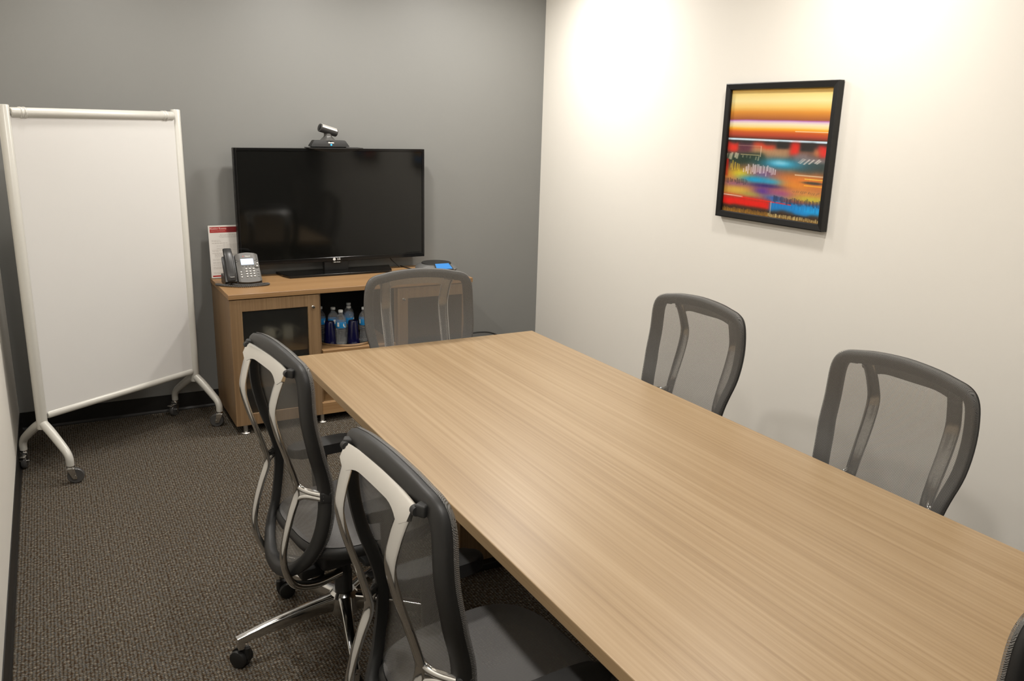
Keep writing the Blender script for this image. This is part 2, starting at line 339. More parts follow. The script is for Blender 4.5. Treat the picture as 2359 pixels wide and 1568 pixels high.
def make_chair(label):
    t = thing('office_chair', label, 'chair', group='mesh back office chairs around the table')
    n = len(OUT)
    # perimeter frame, a closed channel section following the outline
    sec = [(0.000, 0.002), (0.006, 0.004), (0.033, 0.0005), (0.037, -0.003), (0.038, -0.016), (0.035, -0.028), (0.029, -0.031), (0.003, -0.023), (-0.003, -0.014)]
    bm = bmesh.new(); rings = []
    for i, (u, z) in enumerate(OUT):
        nx, nz = out_norm(i)
        if (nx*u + nz*(z-0.68)) > 0: nx, nz = -nx, -nz      # inward
        ring = []
        for d, e in sec:
            uu, zz = u+nx*d, z+nz*d
            ring.append(bm.verts.new((back_x(uu, zz)+e, uu, zz)))
        rings.append(ring)
    k = len(sec)
    for i in range(n):
        for j in range(k): bm.faces.new((rings[i][j], rings[i][(j+1) % k], rings[(i+1) % n][(j+1) % k], rings[(i+1) % n][j]))
    obj('back_frame', bm, M['plastic'], t, smooth=True, angle=50)
    # stretched mesh skin that wraps the rim
    bm = bmesh.new(); c0 = (0.0, 0.68); fr = [0.0, .12, .25, .38, .5, .62, .72, .82, .9, .96, 1.0]
    rows = []
    for r in fr:
        if r == 0: rows.append([bm.verts.new((back_x(*c0)+0.006, 0, c0[1]))]); continue
        rows.append([bm.verts.new((back_x(u*r, c0[1]+(z-c0[1])*r)+0.0065, u*r, c0[1]+(z-c0[1])*r)) for u, z in OUT])
    rows.append([bm.verts.new((back_x(u, z)-0.002, u*1.012, z+(0.0035 if z > .68 else -0.0035)*abs(z-.68)/.35)) for u, z in OUT])
    rows.append([bm.verts.new((back_x(u, z)-0.006, u*1.012, z+(0.0035 if z > .68 else -0.0035)*abs(z-.68)/.35)) for u, z in OUT])
    for a, b in zip(rows, rows[1:]):
        for i in range(n):
            j = (i+1) % n
            if len(a) == 1: bm.faces.new((a[0], b[i], b[j]))
            else: bm.faces.new((a[i], b[i], b[j], a[j]))
    o = obj('back_mesh', bm, M['mesh'], t, smooth=True); uv_grid(o, lambda c: (c.y, c.z + (c.x if abs(c.y) > 0.24 or c.z > 1.0 else 0)))
    # polished support: top plate, two S arms, fork branches (one casting)
    bm = bmesh.new()
    armp = [(-.2230, .986), (-.2315, .964), (-.246, .92), (-.255, .868), (-.242, .80), (-.217, .72), (-.198, .655), (-.192, .61), (-.212, .55), (-.233, .48), (-.243, .42), (-.235, .36), (-.205, .305), (-.13, .268), (-.03, .25)]
    ys = [.147, .142, .138, .135, .134, .133, .133, .134, .135, .136, .135, .130, .118, .085, .035]
    wa = [.024, .0235, .0235, .0235, .023, .022, .0205, .0185, .0165, .0155, .015, .0155, .016, .017, .017]
    wb = [.006, .006, .006, .006, .0065, .007, .0075, .008, .008, .008, .009, .010, .012, .013, .013]
    for s in (-1, 1):
        P_ = cat_rom([(x, s*y, z) for (x, z), y in zip(armp, ys)], 5)
        sweep(bm, P_, lerp_list(wa, len(P_)), lerp_list(wb, len(P_)), seg=14, side=(0, 1, 0), sq=2.8)
        F_ = cat_rom([(-.2195, s*.1345, .73), (-.202, s*.1345, .668), (-.191, s*.144, .637), (-.172, s*.170, .624), (-.137, s*.211, .619)], 7)
        sweep(bm, F_, lerp_list([.0065, .009, .0095, .009, .009], len(F_)), seg=12)
        F_ = cat_rom([(-.2205, s*.1355, .52), (-.203, s*.135, .568), (-.192, s*.144, .597), (-.172, s*.170, .609), (-.137, s*.211, .607)], 7)
        sweep(bm, F_, lerp_list([.006, .008, .009, .009, .009], len(F_)), seg=12)
        F_ = cat_rom([(-.194, s*.138, .617), (-.184, s*.156, .617), (-.162, s*.182, .616), (-.137, s*.211, .613)], 5)
        sweep(bm, F_, lerp_list([.018, .020, .018, .014], len(F_)), .0045, seg=12, side=(0, 0, 1), sq=3.0)
    NU = 24; pl = []
    for i in range(NU+1):
        y = -.172 + .344*i/NU; q = abs(y)/.172
        zt = 1.008 - .006*q*q; zb = .972 - .050*max(0, (min(q, .8)-.35)/.65)**2.2 + .10*max(0, q-.8)
        x = -.222 + .006*(1-q*q)
        xb = x - (zt-zb)*0.36
        pl.append([bm.verts.new((x+.004, y, zt)), bm.verts.new((xb+.006, y, zb)), bm.verts.new((xb-.004, y, zb+.003)), bm.verts.new((x-.004, y, zt-.005))])
    for a, b in zip(pl, pl[1:]):
        for j in range(4): bm.faces.new((a[j], a[(j+1) % 4], b[(j+1) % 4], b[j]))
    bm.faces.new(pl[0]); bm.faces.new(pl[-1][::-1])
    tag(obj('back_support', bm, M['chrome'], t, smooth=True, angle=45), 'polished metal support arms behind the backrest')
    for s in (-1, 1):
        b = box(-.016, .016, -.012, .012, -.012, .012, .004, 3)
        bmesh.ops.transform(b, matrix=Matrix.Translation((-.207, s*.183, .996)) @ Matrix.Rotation(s*-.5, 4, 'Z'), verts=b.verts)
        merge(b, lathe([(0, -.007), (.0095, -.007), (.0105, 0), (.0095, .007), (0, .007)], 16, (-.222, s*.178, .994), (0, 1, 0)))
        obj('bracket', b, M['plastic_soft'], t, smooth=True, angle=40)
        b = box(-.017, .017, -.012, .012, -.017, .017, .005, 3)
        bmesh.ops.transform(b, matrix=Matrix.Translation((-.133, s*.208, .614)) @ Matrix.Rotation(s*.4, 4, 'Z'), verts=b.verts)
        obj('bracket', b, M['plastic_soft'], t, smooth=True, angle=40)
    # seat: superelliptic frame and mesh
    def seat_pt(a, r):
        c, s = math.cos(a), math.sin(a); e = 2/3.4
        cx = math.copysign(abs(c)**e, c)*r; sy = math.copysign(abs(s)**e, s)*r
        x = .055 + .235*cx; y = .252*sy*(1 - .07*(1-cx)/2)
        z = .432 + .018*(cx+1)/2 - .03*max(0, cx-.55)**1.5 - .016*(1-r*r)
        return Vector((x, y, z))
    na = 64; bm = bmesh.new(); rings = []
    for (r, dz) in ((.88, .0), (.97, .004), (1.0, -.004), (1.01, -.02), (.97, -.034), (.86, -.030)):
        rings.append([bm.verts.new(seat_pt(2*PI*i/na, r) + Vector((0, 0, dz))) for i in range(na)])
    for a, b in zip(rings, rings[1:]+rings[:1]):
        for i in range(na): bm.faces.new((a[i], a[(i+1) % na], b[(i+1) % na], b[i]))
    obj('seat_frame', bm, M['plastic'], t, smooth=True, angle=50)
    bm = bmesh.new(); rows = [[bm.verts.new(seat_pt(0, 0))]]
    for r in (.2, .4, .6, .75, .88, .96): rows.append([bm.verts.new(seat_pt(2*PI*i/na, r)+Vector((0, 0, .006))) for i in range(na)])
    for a, b in zip(rows, rows[1:]):
        for i in range(na):
            j = (i+1) % na
            if len(a) == 1: bm.faces.new((a[0], b[i], b[j]))
            else: bm.faces.new((a[i], b[i], b[j], a[j]))
    o = obj('seat_mesh', bm, M['seat_mesh'], t, smooth=True); uv_grid(o, lambda c: (c.x, c.y))
    # mechanism
    bm = box(-.10, .14, -.075, .075, .285, .345, .018, 3); bx(bm, -.16, -.08, -.05, .05, .262, .30, .01)
    bx(bm, -.02, .10, -.22, .22, .355, .375, .006); bx(bm, -.05, .20, -.06, .06, .34, .40, .01)
    for s in (-1, 1): bx(bm, .06, .10, s*.215-.02, s*.215+.02, .36, .415, .006)
    obj('tilt_mechanism', bm, M['plastic'], t, smooth=True, angle=40)
    obj('gas_cylinder', lathe([(0, .12), (.029, .12), (.029, .235), (.025, .24), (.025, .30), (0, .30)], 20), M['plastic'], t, smooth=True, angle=40)
    k = tube([(0.03, -.08, .31), (.03, -.16, .318), (.02, -.20, .318)], .005, 8); bx(k, -.005, .045, -.225, -.195, .312, .324, .004)
    obj('lever', k, M['plastic'], t, smooth=True, angle=40)
    # armrests
    for s in (-1, 1):
        bm = tube([(.04, s*.20, .366), (.04, s*.245, .370), (.038, s*.272, .395), (.036, s*.277, .46), (.036, s*.277, .548)], [.022, .024, .026, .027, .03], 14, 5, side=(1, 0, 0), sq=3.0)
        for v in bm.verts: v.co.y = s*.277 + (v.co.y - s*.277)*(0.55 if v.co.z > .41 else 1.0)
        a = obj('armrest', bm, M['plastic'], t, smooth=True, angle=50)
        pad = []
        for i in range(28):
            an = 2*PI*i/28; c, q = math.cos(an), math.sin(an); e = 2/3.2
            pad.append((.055+.128*math.copysign(abs(c)**e, c), s*.277+.043*math.copysign(abs(q)**e, q)))
        obj('armrest_pad', prism(pad, .548, .584, .008), M['plastic_soft'], a, smooth=True, angle=50)
    # star base: hub, five legs each with its caster
    hub = lathe([(0, .085), (.045, .085), (.052, .10), (.05, .15), (.036, .165), (0, .165)], 24)
    obj('base_hub', hub, M['chrome'], t, smooth=True, angle=40)
    leg_me = cst_me = None
    for q in range(5):
        a = math.radians(180 + 72*q)
        if leg_me is None:
            bm = bmesh.new(); P_ = cat_rom([(.02, 0, .130), (.12, 0, .124), (.24, 0, .112), (.31, 0, .1025), (.357, 0, .0945)], 4)
            sweep(bm, P_, lerp_list([.024, .018, .0145, .0125, .0115], len(P_)), lerp_list([.028, .024, .018, .0145, .013], len(P_)), seg=16, side=(0, 1, 0), sq=6.0)
            bx(bm, .334, .358, -.0112, .0112, .064, .094, .004)
            lg = obj('leg', bm, M['chrome'], t, smooth=True, angle=40); leg_me = lg.data
        else:
            lg = bpy.data.objects.new('leg', leg_me); COL.objects.link(lg); lg.parent = t
        lg.rotation_euler = (0, 0, a)
        if cst_me is None:
            bm = bmesh.new()
            for s in (-1, 1): merge(bm, lathe([(0, -.010), (.020, -.010), (.0275, -.007), (.0285, 0), (.0275, .007), (.020, .010), (0, .010)], 24, (-.014, s*.0165, .0285), (0, 1, 0)))
            merge(bm, lathe([(.010, -.007), (.031, -.007), (.031, .007), (.010, .007)], 20, (-.014, 0, .031), (0, 1, 0)))
            merge(bm, lathe([(0, .03), (.010, .03), (.010, .067), (0, .067)], 14, (.010, 0, 0)))
            cs = obj('caster', bm, M['plastic'], lg, smooth=True, angle=40); cst_me = cs.data
        else:
            cs = bpy.data.objects.new('caster', cst_me); COL.objects.link(cs); cs.parent = lg
        cs.location = (.336, 0, 0); cs.rotation_euler = (0, 0, [2.2, 0.4, -1.0, 2.6, 1.2][q])
    return t
C0 = make_chair('mesh office chair on the left of the table, nearer the camera, with polished back arms')
C0.location = (-2.2071, -3.4824, 0); C0.rotation_euler = (0, 0, 0.053)
dup(C0, (-2.2182, -2.545, 0), 0.10, 'mesh office chair on the left of the table, farther one, beside the whiteboard')
dup(C0, (-1.5648, -1.775, 0), -1.6603, 'mesh office chair at the far end of the table, in front of the credenza')
dup(C0, (-0.9672, -2.562, 0), 3.1899, 'mesh office chair along the cream wall, farther one, below the framed picture')
dup(C0, (-0.997, -3.4786, 0), 3.132, 'mesh office chair along the cream wall, nearer one, on the right of the table')
dup(C0, (-1.522, -4.236, 0), 1.4998, 'mesh office chair at the near end of the table, dark corner in lower right')

# ------------------------------------------------------------------ mobile whiteboard (local x along the board, -y the face towards the room)
Lp, Rp = Vector((-3.085, -0.70, 0)), Vector((-2.335, -0.22, 0))
ang = math.atan2(Rp.y-Lp.y, Rp.x-Lp.x); HB = (Rp-Lp).length/2
t = thing('whiteboard', 'tall white mobile whiteboard on casters in the left corner of the room', 'whiteboard', (Lp+Rp)/2, ang)
ZT = 1.70
obj('board_panel', box(-HB+.02, HB-.02, -.011, .011, .30, ZT-.045, .002), M['board'], t)
for s in (-1, 1):
    bm = lathe([(0, .235), (.023, .235), (.0235, .24), (.0235, ZT-.004), (.021, ZT), (0, ZT+.001)], 24, (s*HB, 0, 0))
    obj('post', bm, M['white_metal'], t, smooth=True, angle=40)
def rail(z, r, name):
    o = obj(name, lathe([(0, -HB+.024), (r-.003, -HB+.024), (r, -HB+.03), (r, HB-.03), (r-.003, HB-.024), (0, HB-.024)], 24, (0, -.004, z), (1, 0, 0)), M['white_metal'], t, smooth=True, angle=40)
    return o
rt = rail(ZT-.033, .0225, 'top_rail'); rail(.295, .018, 'bottom_rail')
for s in (-1, 1):
    for d in (0, .017):
        obj('collar', lathe([(.0222, -.006), (.0250, -.0045), (.0255, 0), (.0250, .0045), (.0222, .006)], 24, (s*(HB-.085+d), -.004, ZT-.033), (1, 0, 0)), M['white_metal'], rt, smooth=True, angle=60)
    obj('end_screw', lathe([(0, -.003), (.010, -.003), (.010, .003), (0, .003)], 12, (s*(HB-.023), -.006, ZT-.036), (1, 0, 0)), M['satin'], rt, smooth=True, angle=40)
def swivel_caster(parent, x, y, rot, brake):
    m = Matrix.Translation((x, y, 0)) @ Matrix.Rotation(rot, 4, 'Z')
    f = bmesh.new(); bx(f, -.018, .018, -.017, .017, .074, .079, .002)
    for s in (-1, 1):
        g = prism([(-.016, .075), (.016, .075), (-.006, .024), (-.024, .024)], -.0015, .0015)
        bmesh.ops.transform(g, matrix=Matrix.Translation((0, s*.0165, 0)) @ Matrix.Rotation(PI/2, 4, 'X'), verts=g.verts); merge(f, g)
    merge(f, lathe([(0, -.021), (.006, -.021), (.006, .021), (0, .021)], 12, (-.018, 0, .0365), (0, 1, 0)))
    merge(f, lathe([(0, .078), (.014, .078), (.016, .084), (.014, .092), (0, .092)], 16))
    if brake: bx(f, -.065, -.015, -.014, .014, .066, .071, .002)
    bmesh.ops.transform(f, matrix=m, verts=f.verts)
    fo = obj('caster_fork', f, M['chrome'], parent, smooth=True, angle=35)
    wbm = lathe([(0, -.011), (.024, -.011), (.033, -.0115), (.0365, -.007), (.0365, .007), (.033, .0115), (.024, .011), (0, .011)], 28, (-.018, 0, .0365), (0, 1, 0))
    bmesh.ops.transform(wbm, matrix=m, verts=wbm.verts)
    obj('wheel', wbm, M['wheel'], parent, smooth=True, angle=40)
for s in (-1, 1):
    for d in (-1, 1):
        lg = obj('leg', tube([(s*HB, d*.004, .262), (s*HB, d*.06, .228), (s*HB, d*.135, .172), (s*HB, d*.165, .145), (s*HB, d*.178, .118), (s*HB, d*.179, .088)], [.021, .021, .0195, .018, .0175, .017], 16, 6), M['white_metal'], t, smooth=True, angle=60)
        swivel_caster(lg, s*HB, d*.179, {(-1, -1): 2.5, (-1, 1): .9, (1, -1): -.9, (1, 1): .35}[(s, d)] , d == 1)

# ------------------------------------------------------------------ credenza
QX0, QX1, QYF, QZ = -2.189, -0.778, -0.562, 0.776
qw = QX1-QX0
t = thing('credenza', 'wood veneer credenza with two glass doors against the grey wall', 'cabinet', (QX0, 0, 0))
YB = -.03
obj('top_panel', box(0, qw, QYF, YB, QZ-.026, QZ, .0012, 1), M['wood_x'], t)
yf = QYF+.024                                             # carcass front, doors stand proud of it
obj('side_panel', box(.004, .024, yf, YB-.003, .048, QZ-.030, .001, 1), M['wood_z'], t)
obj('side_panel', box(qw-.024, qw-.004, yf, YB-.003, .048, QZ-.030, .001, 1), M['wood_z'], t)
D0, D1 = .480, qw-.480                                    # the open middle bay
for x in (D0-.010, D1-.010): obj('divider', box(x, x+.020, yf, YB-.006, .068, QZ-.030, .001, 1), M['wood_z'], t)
obj('back_panel', box(.024, qw-.024, YB-.006, YB-.001, .05, QZ-.030), M['dark_panel'], t)
obj('bottom_panel', box(.024, qw-.024, yf, YB-.006, .048, .068, .001, 1), M['wood_x'], t)
obj('sub_top', box(.024, qw-.024, yf+.004, YB-.006, QZ-.030, QZ-.026), M['dark_panel'], t)  # black board in the gap, its colour deepens the shadow line
for (x0, x1, z) in ((.025, D0-.011, .452), (.025, D0-.011, .262), (D1+.011, qw-.025, .452), (D1+.011, qw-.025, .262)):
    obj('shelf', box(x0, x1, yf+.02, YB-.008, z-.02, z, .001, 1), M['wood_x'], t)
obj('shelf', box(D0+.0105, D1-.0105, QYF+.003, YB-.008, .402, .424, .001, 1), M['wood_x'], t)
for (x0, x1) in ((D0+.0105, D0+.0125), (D1-.0125, D1-.0105)):
    obj('bay_shade_sheet', box(x0, x1, yf+.006, YB-.008, .425, QZ-.031), M['dark_panel'], t)  # black sheets over the veneer, deepening the shade inside the bay
obj('bay_shade_sheet', box(D0+.0125, D1-.0125, YB-.010, YB-.0065, .425, QZ-.031), M['dark_panel'], t)
obj('drawer_front', box(D0-.002, D1+.002, QYF+.003, yf-.001, .05, .118, .001, 1), M['wood_x'], t)
obj('bay_floor', box(D0+.0105, D1-.0105, yf+.001, YB-.009, .100, .118, .001, 1), M['wood_x'], t)
def door(x0, x1, knob_side):
    z0, z1 = .050, QZ-.031; st = .063
    bm = bmesh.new()
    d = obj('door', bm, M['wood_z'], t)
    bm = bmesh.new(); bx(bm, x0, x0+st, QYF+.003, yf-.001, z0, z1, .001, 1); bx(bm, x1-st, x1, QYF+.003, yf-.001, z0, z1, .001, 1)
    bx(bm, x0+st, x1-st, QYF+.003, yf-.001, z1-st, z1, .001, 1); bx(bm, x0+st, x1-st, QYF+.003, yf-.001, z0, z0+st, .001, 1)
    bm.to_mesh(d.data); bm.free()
    obj('glass_pane', box(x0+st-.004, x1-st+.004, QYF+.012, QYF+.016, z0+st-.004, z1-st+.004), M['frosted'], d)
    kx = x1-.035 if knob_side > 0 else x0+.035
    kb = lathe([(0, 0), (.0075, 0), (.0075, .003), (.0045, .005), (.004, .014), (.0065, .017), (.0065, .021), (0, .022)], 16, (kx, QYF+.003, z1-st-.002), (0, -1, 0))
    tag(obj('knob', kb, M['chrome'], d, smooth=True, angle=40), 'small chrome knob')
door(.004, D0-.003, 1); door(D1+.003, qw-.004, -1)
for x in (.055, qw-.055, D0, D1):
    for y in (QYF+.028, YB-.05):
        obj('foot', lathe([(0, 0), (.026, 0), (.028, .004), (.024, .009), (.013, .011), (.013, .048), (0, .048)], 20, (x, y, 0)), M['satin'], t, smooth=True, angle=40)

# cups behind the frosted left door
def cup_mesh():
    return lathe([(0, 0), (.026, 0), (.030, .004), (.040, .085), (.0375, .085), (.028, .006), (0, .005)], 20)
cup0 = None
for i, (x, y, lab) in enumerate(((-1.945, -.37, 'white cup behind frosted left credenza door, left of the pair'), (-1.835, -.34, 'white cup behind frosted left credenza door, right of the pair'))):
    c = obj('cup', cup_mesh(), M['cup'], None, smooth=True, angle=50); c.location = (x, y, .4526)
    tag(c, lab, 'cup', 'white cups behind the frosted door')
    hb = tube([(.036, 0, .07), (.058, 0, .066), (.060, 0, .04), (.034, 0, .026)], .004, 8)
    obj('handle', hb, M['cup'], c, smooth=True)

# ------------------------------------------------------------------ tray with water bottles and blue tumblers
TRX, TRY, TRZ = -1.508, -.364, .424
tr = obj('tray', lathe([(0, .001), (.163, .001), (.169, .003), (.177, .016), (.179, .016), (.178, .013), (.171, 0), (0, 0)], 48, (0, 0, 0)), M['chrome'], None, smooth=True, angle=40)
tr.location = (TRX, TRY, TRZ+.0006); tag(tr, 'round silver tray holding bottles in the open credenza bay', 'tray')
M['pet'] = glassy('clear_bottle_plastic', (0.93, 0.95, 0.96), 0.04, 1.38, 0.36, 0.09, (.85, .85, .85))
M['label'] = P('blue_paper_label', (0.012, 0.21, 0.50), 0.4, noise=0.05)
M['cap'] = P('white_bottle_cap', (0.72, 0.72, 0.70), 0.4, noise=0.03)
M['navy'] = P('navy_tumbler_plastic', (0.004, 0.004, 0.034), 0.13, noise=0.1)
def make_bottle(label):
    t = thing('water_bottle', label, 'bottle', group='water bottles on the tray')
    pr = [(0, .002), (.027, 0), (.0315, .006)]
    z = .012
    for i in range(7):
        r = .0315 - .004*math.sin(PI*min(1, i/6))
        pr += [(r, z), (r, z+.006), (r-.0035, z+.0095)]; z += .0125
    pr += [(.030, z), (.0318, z+.005), (.0318, z+.050), (.031, z+.058), (.026, z+.072), (.016, z+.085), (.0125, z+.090), (.0125, z+.098), (.0155, z+.099), (.0155, z+.101), (0, z+.101)]
    obj('bottle_body', lathe(pr, 24), M['pet'], t, smooth=True, angle=60)
    lz = z
    obj('paper_label', lathe([(.0322, lz+.006), (.0324, lz+.0065), (.0324, lz+.044), (.0322, lz+.0445)], 32), M['label'], t, smooth=True, angle=30)
    def patch(a0, a1, z0, z1, oval):                       # white oval and white block printed on the label
        n = 12; bm = bmesh.new()
        vs = []
        for i in range(n*2):
            th = 2*PI*i/(n*2); c, s = math.cos(th), math.sin(th)
            if not oval: c = max(-1, min(1, c*1.42)); s = max(-1, min(1, s*1.42))
            a = (a0+a1)/2 + (a1-a0)/2*c; zz = (z0+z1)/2 + (z1-z0)/2*s
            vs.append(bm.verts.new((.0328*math.cos(a), .0328*math.sin(a), zz)))
        bm.faces.new(vs)
        obj('label_print', bm, M['white_print'], t)
    patch(-1.45, -.55, lz+.010, lz+.040, True); patch(-2.6, -2.2, lz+.016, lz+.042, False)
    cp = lathe([(.0140, 0), (.0145, .001), (.0145, .012), (.013, .0135), (0, .0135)], 24, (0, 0, z+.101))
    obj('cap', cp, M['cap'], t, smooth=True, angle=40)
    return t
b0 = make_bottle('clear water bottle with blue label, front and centre on the tray')
b0.location = (-1.563, -.462, TRZ+.0022); b0.scale = (.93, .93, .93)
for (x, y, r, lab) in ((-1.582, -.378, .8, 'clear water bottle just behind the front centre bottle on the tray'),
                       (-1.488, -.375, 1.7, 'clear water bottle standing right behind the right hand navy tumbler'),
                       (-1.462, -.292, 3.0, 'clear water bottle at the back of the tray, behind the right tumbler'),
                       (-1.645, -.335, .3, 'clear water bottle behind the left navy tumbler'),
                       (-1.418, -.440, -.4, 'clear water bottle at the right of the tray, half hidden by a chair')):
    dup(b0, (x, y, TRZ+.0022), r, lab)
tum = None
for (x, y, lab) in ((-1.622, -.438, 'navy blue tumbler upside down, left on the tray'), (-1.492, -.462, 'navy blue tumbler upside down, right of the front bottle')):
    o = obj('tumbler', lathe([(.033, 0), (.0345, .001), (.0345, .006), (.031, .060), (.0265, .128), (.024, .132), (0, .132)], 12 if False else 20), M['navy'], None, smooth=True, angle=40)
    o.location = (x, y, TRZ+.0022); tag(o, lab, 'tumbler', 'navy tumblers on the tray')
    obj('base_ring', lathe([(.0345, .0), (.0352, .001), (.0352, .004), (.0345, .005)], 20), M['navy'], o, smooth=True)

# ------------------------------------------------------------------ television
t = thing('television', 'black flat screen television standing on the credenza', 'television', (-1.4697, -.11, QZ))
tw = 1.137/2; z0, z1 = .845-QZ, 1.506-QZ
bm = box(-tw, tw, .004, .040, z0, z1, .004); bx(bm, -tw+.2, tw-.2, .035, .065, z0+.06, z1-.18, .01)
obj('housing', bm, M['plastic'], t, smooth=True, angle=40)
bm = bmesh.new(); b_ = .016
bx(bm, -tw, -tw+b_, -.004, .008, z0, z1, .002); bx(bm, tw-b_, tw, -.004, .008, z0, z1, .002)
bx(bm, -tw+b_, tw-b_, -.004, .008, z1-b_, z1, .002); bx(bm, -tw+b_, tw-b_, -.004, .008, z0, z0+.026, .002)
fr = obj('bezel', bm, M['gloss_black'], t)
obj('screen', box(-tw+b_-.001, tw-b_+.001, 0, .006, z0+.024, z1-b_+.001), M['screen'], t)
obj('neck', box(-.075, .075, .006, .045, .012, z0+.02, .006), M['plastic'], t, smooth=True, angle=40)
obj('base', prism([(-.31, -.108), (.295, -.108), (.318, -.085), (.36, .075), (-.35, .075), (-.335, -.04)], 0, .015, .003), M['gloss_black'], t)
up = Matrix.Rotation(PI/2, 4, 'X')
lg = obj('logo', lathe([(0, 0), (.0085, 0), (.0085, .0008), (0, .0008)], 20, (-.016, -.0042, z0+.013), (0, -1, 0)), M['white_print'], fr)
text_obj('logo_letters', 'LG', .016, M['white_print'], fr, Matrix.Translation((.012, -.0045, z0+.013)) @ up, bold=True)
obj('logo_tab', box(-.03, .03, -.003, .004, z0-.011, z0+.002, .001), M['gloss_black'], fr)
text_obj('logo_letters', 'Life\'s Good', .0085, M['white_print'], fr, Matrix.Translation((0, -.0034, z0-.005)) @ up)

# ------------------------------------------------------------------ camera shelf and video camera on top of the set
t = thing('camera_shelf', 'thin black curved shelf clipped on top of the television', 'shelf', (-1.4697, -.11, 1.506))
pl = []
n = 20
for i in range(n+1):
    q = -1+2*i/n; pl.append((-.0+ .16*q, -.055-.035*(1-q*q)))
pl = pl + [(.16, .045), (-.16, .045)]
obj('plate', prism(pl, .001, .006, .001), M['plastic'], t)
bm = bmesh.new()                                            # curved lip that hangs in front of the screen
vs = []
for i in range(n+1):
    q = -1+2*i/n; x = .155*q; y = -.052-.035*(1-q*q); h = -.018*(1-q*q)-.001
    vs.append([bm.verts.new((x, y, .0015)), bm.verts.new((x, y+.004, .0015)), bm.verts.new((x, y+.012, h)), bm.verts.new((x, y+.008, h))])
for a, b in zip(vs, vs[1:]):
    for j in range(4): bm.faces.new((a[j], a[(j+1) % 4], b[(j+1) % 4], b[j]))
bm.faces.new(vs[0]); bm.faces.new(vs[-1][::-1])
obj('lip', bm, M['plastic'], t, smooth=True, angle=40)
CX = -1.501
t = thing('video_camera', 'black conference camera with silver barrel on top of the television', 'camera', (CX, -.105, 1.5122))
pts0 = [(-.112, -.055), (.112, -.055), (.105, .045), (-.105, .045)]; pts1 = [(-.092, -.040), (.092, -.040), (.085, .035), (-.085, .035)]
bm = bmesh.new(); lo = [bm.verts.new((x, y, .004)) for x, y in pts0]; mid = [bm.verts.new((x*1.0, y, .008)) for x, y in pts0]; hi = [bm.verts.new((x, y, .040)) for x, y in pts1]
bm.faces.new(lo[::-1]); bm.faces.new(hi)
for A, B in ((lo, mid), (mid, hi)):
    for i in range(4): bm.faces.new((A[i], A[(i+1) % 4], B[(i+1) % 4], B[i]))
bmesh.ops.bevel(bm, geom=bm.edges[:], offset=.0025, segments=2, affect='EDGES'); bx(bm, -.095, .095, -.04, .035, 0, .005)
base = obj('camera_base', bm, M['plastic_soft'], t, smooth=True, angle=40)
obj('status_light', lathe([(0, 0), (.0042, 0), (.0042, .0012), (0, .0018)], 14, (.004, -.0515, .0155), (0, -.9, .4)), P('blue_led', (0.0, 0.1, 0.6), 0.4, emit=(0.0, 0.30, 1.0), estr=6), base)
text_obj('logo_letters', 'lifesize', .0125, M['white_print'], base, Matrix.Translation((.005, -.0465, .0275)) @ Matrix.Rotation(math.radians(90-25), 4, 'X'), bold=True)
obj('neck', lathe([(0, .038), (.048, .038), (.040, .046), (.026, .058), (.022, .066), (.022, .085), (0, .085)], 24), P('grey_metal_plastic', (0.09, 0.088, 0.083), 0.35, 0.3, noise=0.05), t, smooth=True, angle=40)
ax = Vector((.93, .20, -.26)).normalized(); cen = Vector((.001, -.006, .096))
M['barrel'] = P('brushed_silver', (0.62, 0.60, 0.56), 0.28, 0.6, noise=0.04)
br = obj('barrel', lathe([(0, -.056), (.0225, -.056), (.0235, -.053), (.0235, .050), (.022, .054), (0, .055)], 28, cen, ax), P('dark_barrel', (0.06, 0.058, 0.056), 0.35, 0.4, noise=0.05), t, smooth=True, angle=40)
bm = bmesh.new(); side = Vector((0, 0, 1)); side = (side-ax*side.dot(ax)).normalized(); oth = ax.cross(side); prev = None
for i in range(11):                                        # silver cover over the upper front of the barrel
    th = math.radians(-35 + 110*i/10); d = side*math.cos(th) + oth*math.sin(th)
    if d.y > 0 and False: pass
    q = [bm.verts.new(cen + d*r + ax*a) for r, a in ((.0236, -.049), (.0236, .048), (.0250, .047), (.0250, -.048))]
    if prev:
        for j in range(4): bm.faces.new((prev[j], prev[(j+1) % 4], q[(j+1) % 4], q[j]))
    else: bm.faces.new(q)
    prev = q
bm.faces.new(prev[::-1])
obj('silver_cover', bm, M['barrel'], br, smooth=True, angle=40)
obj('lens', lathe([(0, 0), (.015, 0), (.016, .002), (.013, .004), (0, .003)], 24, cen-ax*.0545, -ax), M['gloss_black'], br, smooth=True, angle=40)

# ------------------------------------------------------------------ sign in an acrylic holder
t = thing('sign_holder', 'clear upright holder with a printed white and red instruction sheet', 'sign', (-2.078, -.066, QZ))
M['paper'] = P('white_paper', (0.78, 0.74, 0.69), 0.6, noise=0.01)
M['red'] = P('red_print', (0.42, 0.028, 0.026), 0.5, noise=0.03); M['dark_red'] = P('dark_red_print', (0.22, 0.008, 0.010), 0.5, noise=0.03)
M['grey_print'] = P('grey_print', (0.55, 0.51, 0.47), 0.6, noise=0.03)
def acrylic():
    m, nt, b = new_mat('clear_acrylic'); N = nt.nodes
    tr = N.new('ShaderNodeBsdfTransparent'); mx = N.new('ShaderNodeMixShader'); b.inputs['Roughness'].default_value = .05; b.inputs['Base Color'].default_value = (.02, .02, .02, 1)
    mx.inputs[0].default_value = 0.05; nt.links.new(tr.outputs[0], mx.inputs[1]); nt.links.new(b.outputs[0], mx.inputs[2]); nt.links.new(mx.outputs[0], N['Material Output'].inputs[0])
    return m
M['acrylic'] = acrylic()
tilt = Matrix.Rotation(math.radians(-4), 4, 'X')
def T_(bm): bmesh.ops.transform(bm, matrix=tilt, verts=bm.verts); return bm
pw, ph = .108, .300
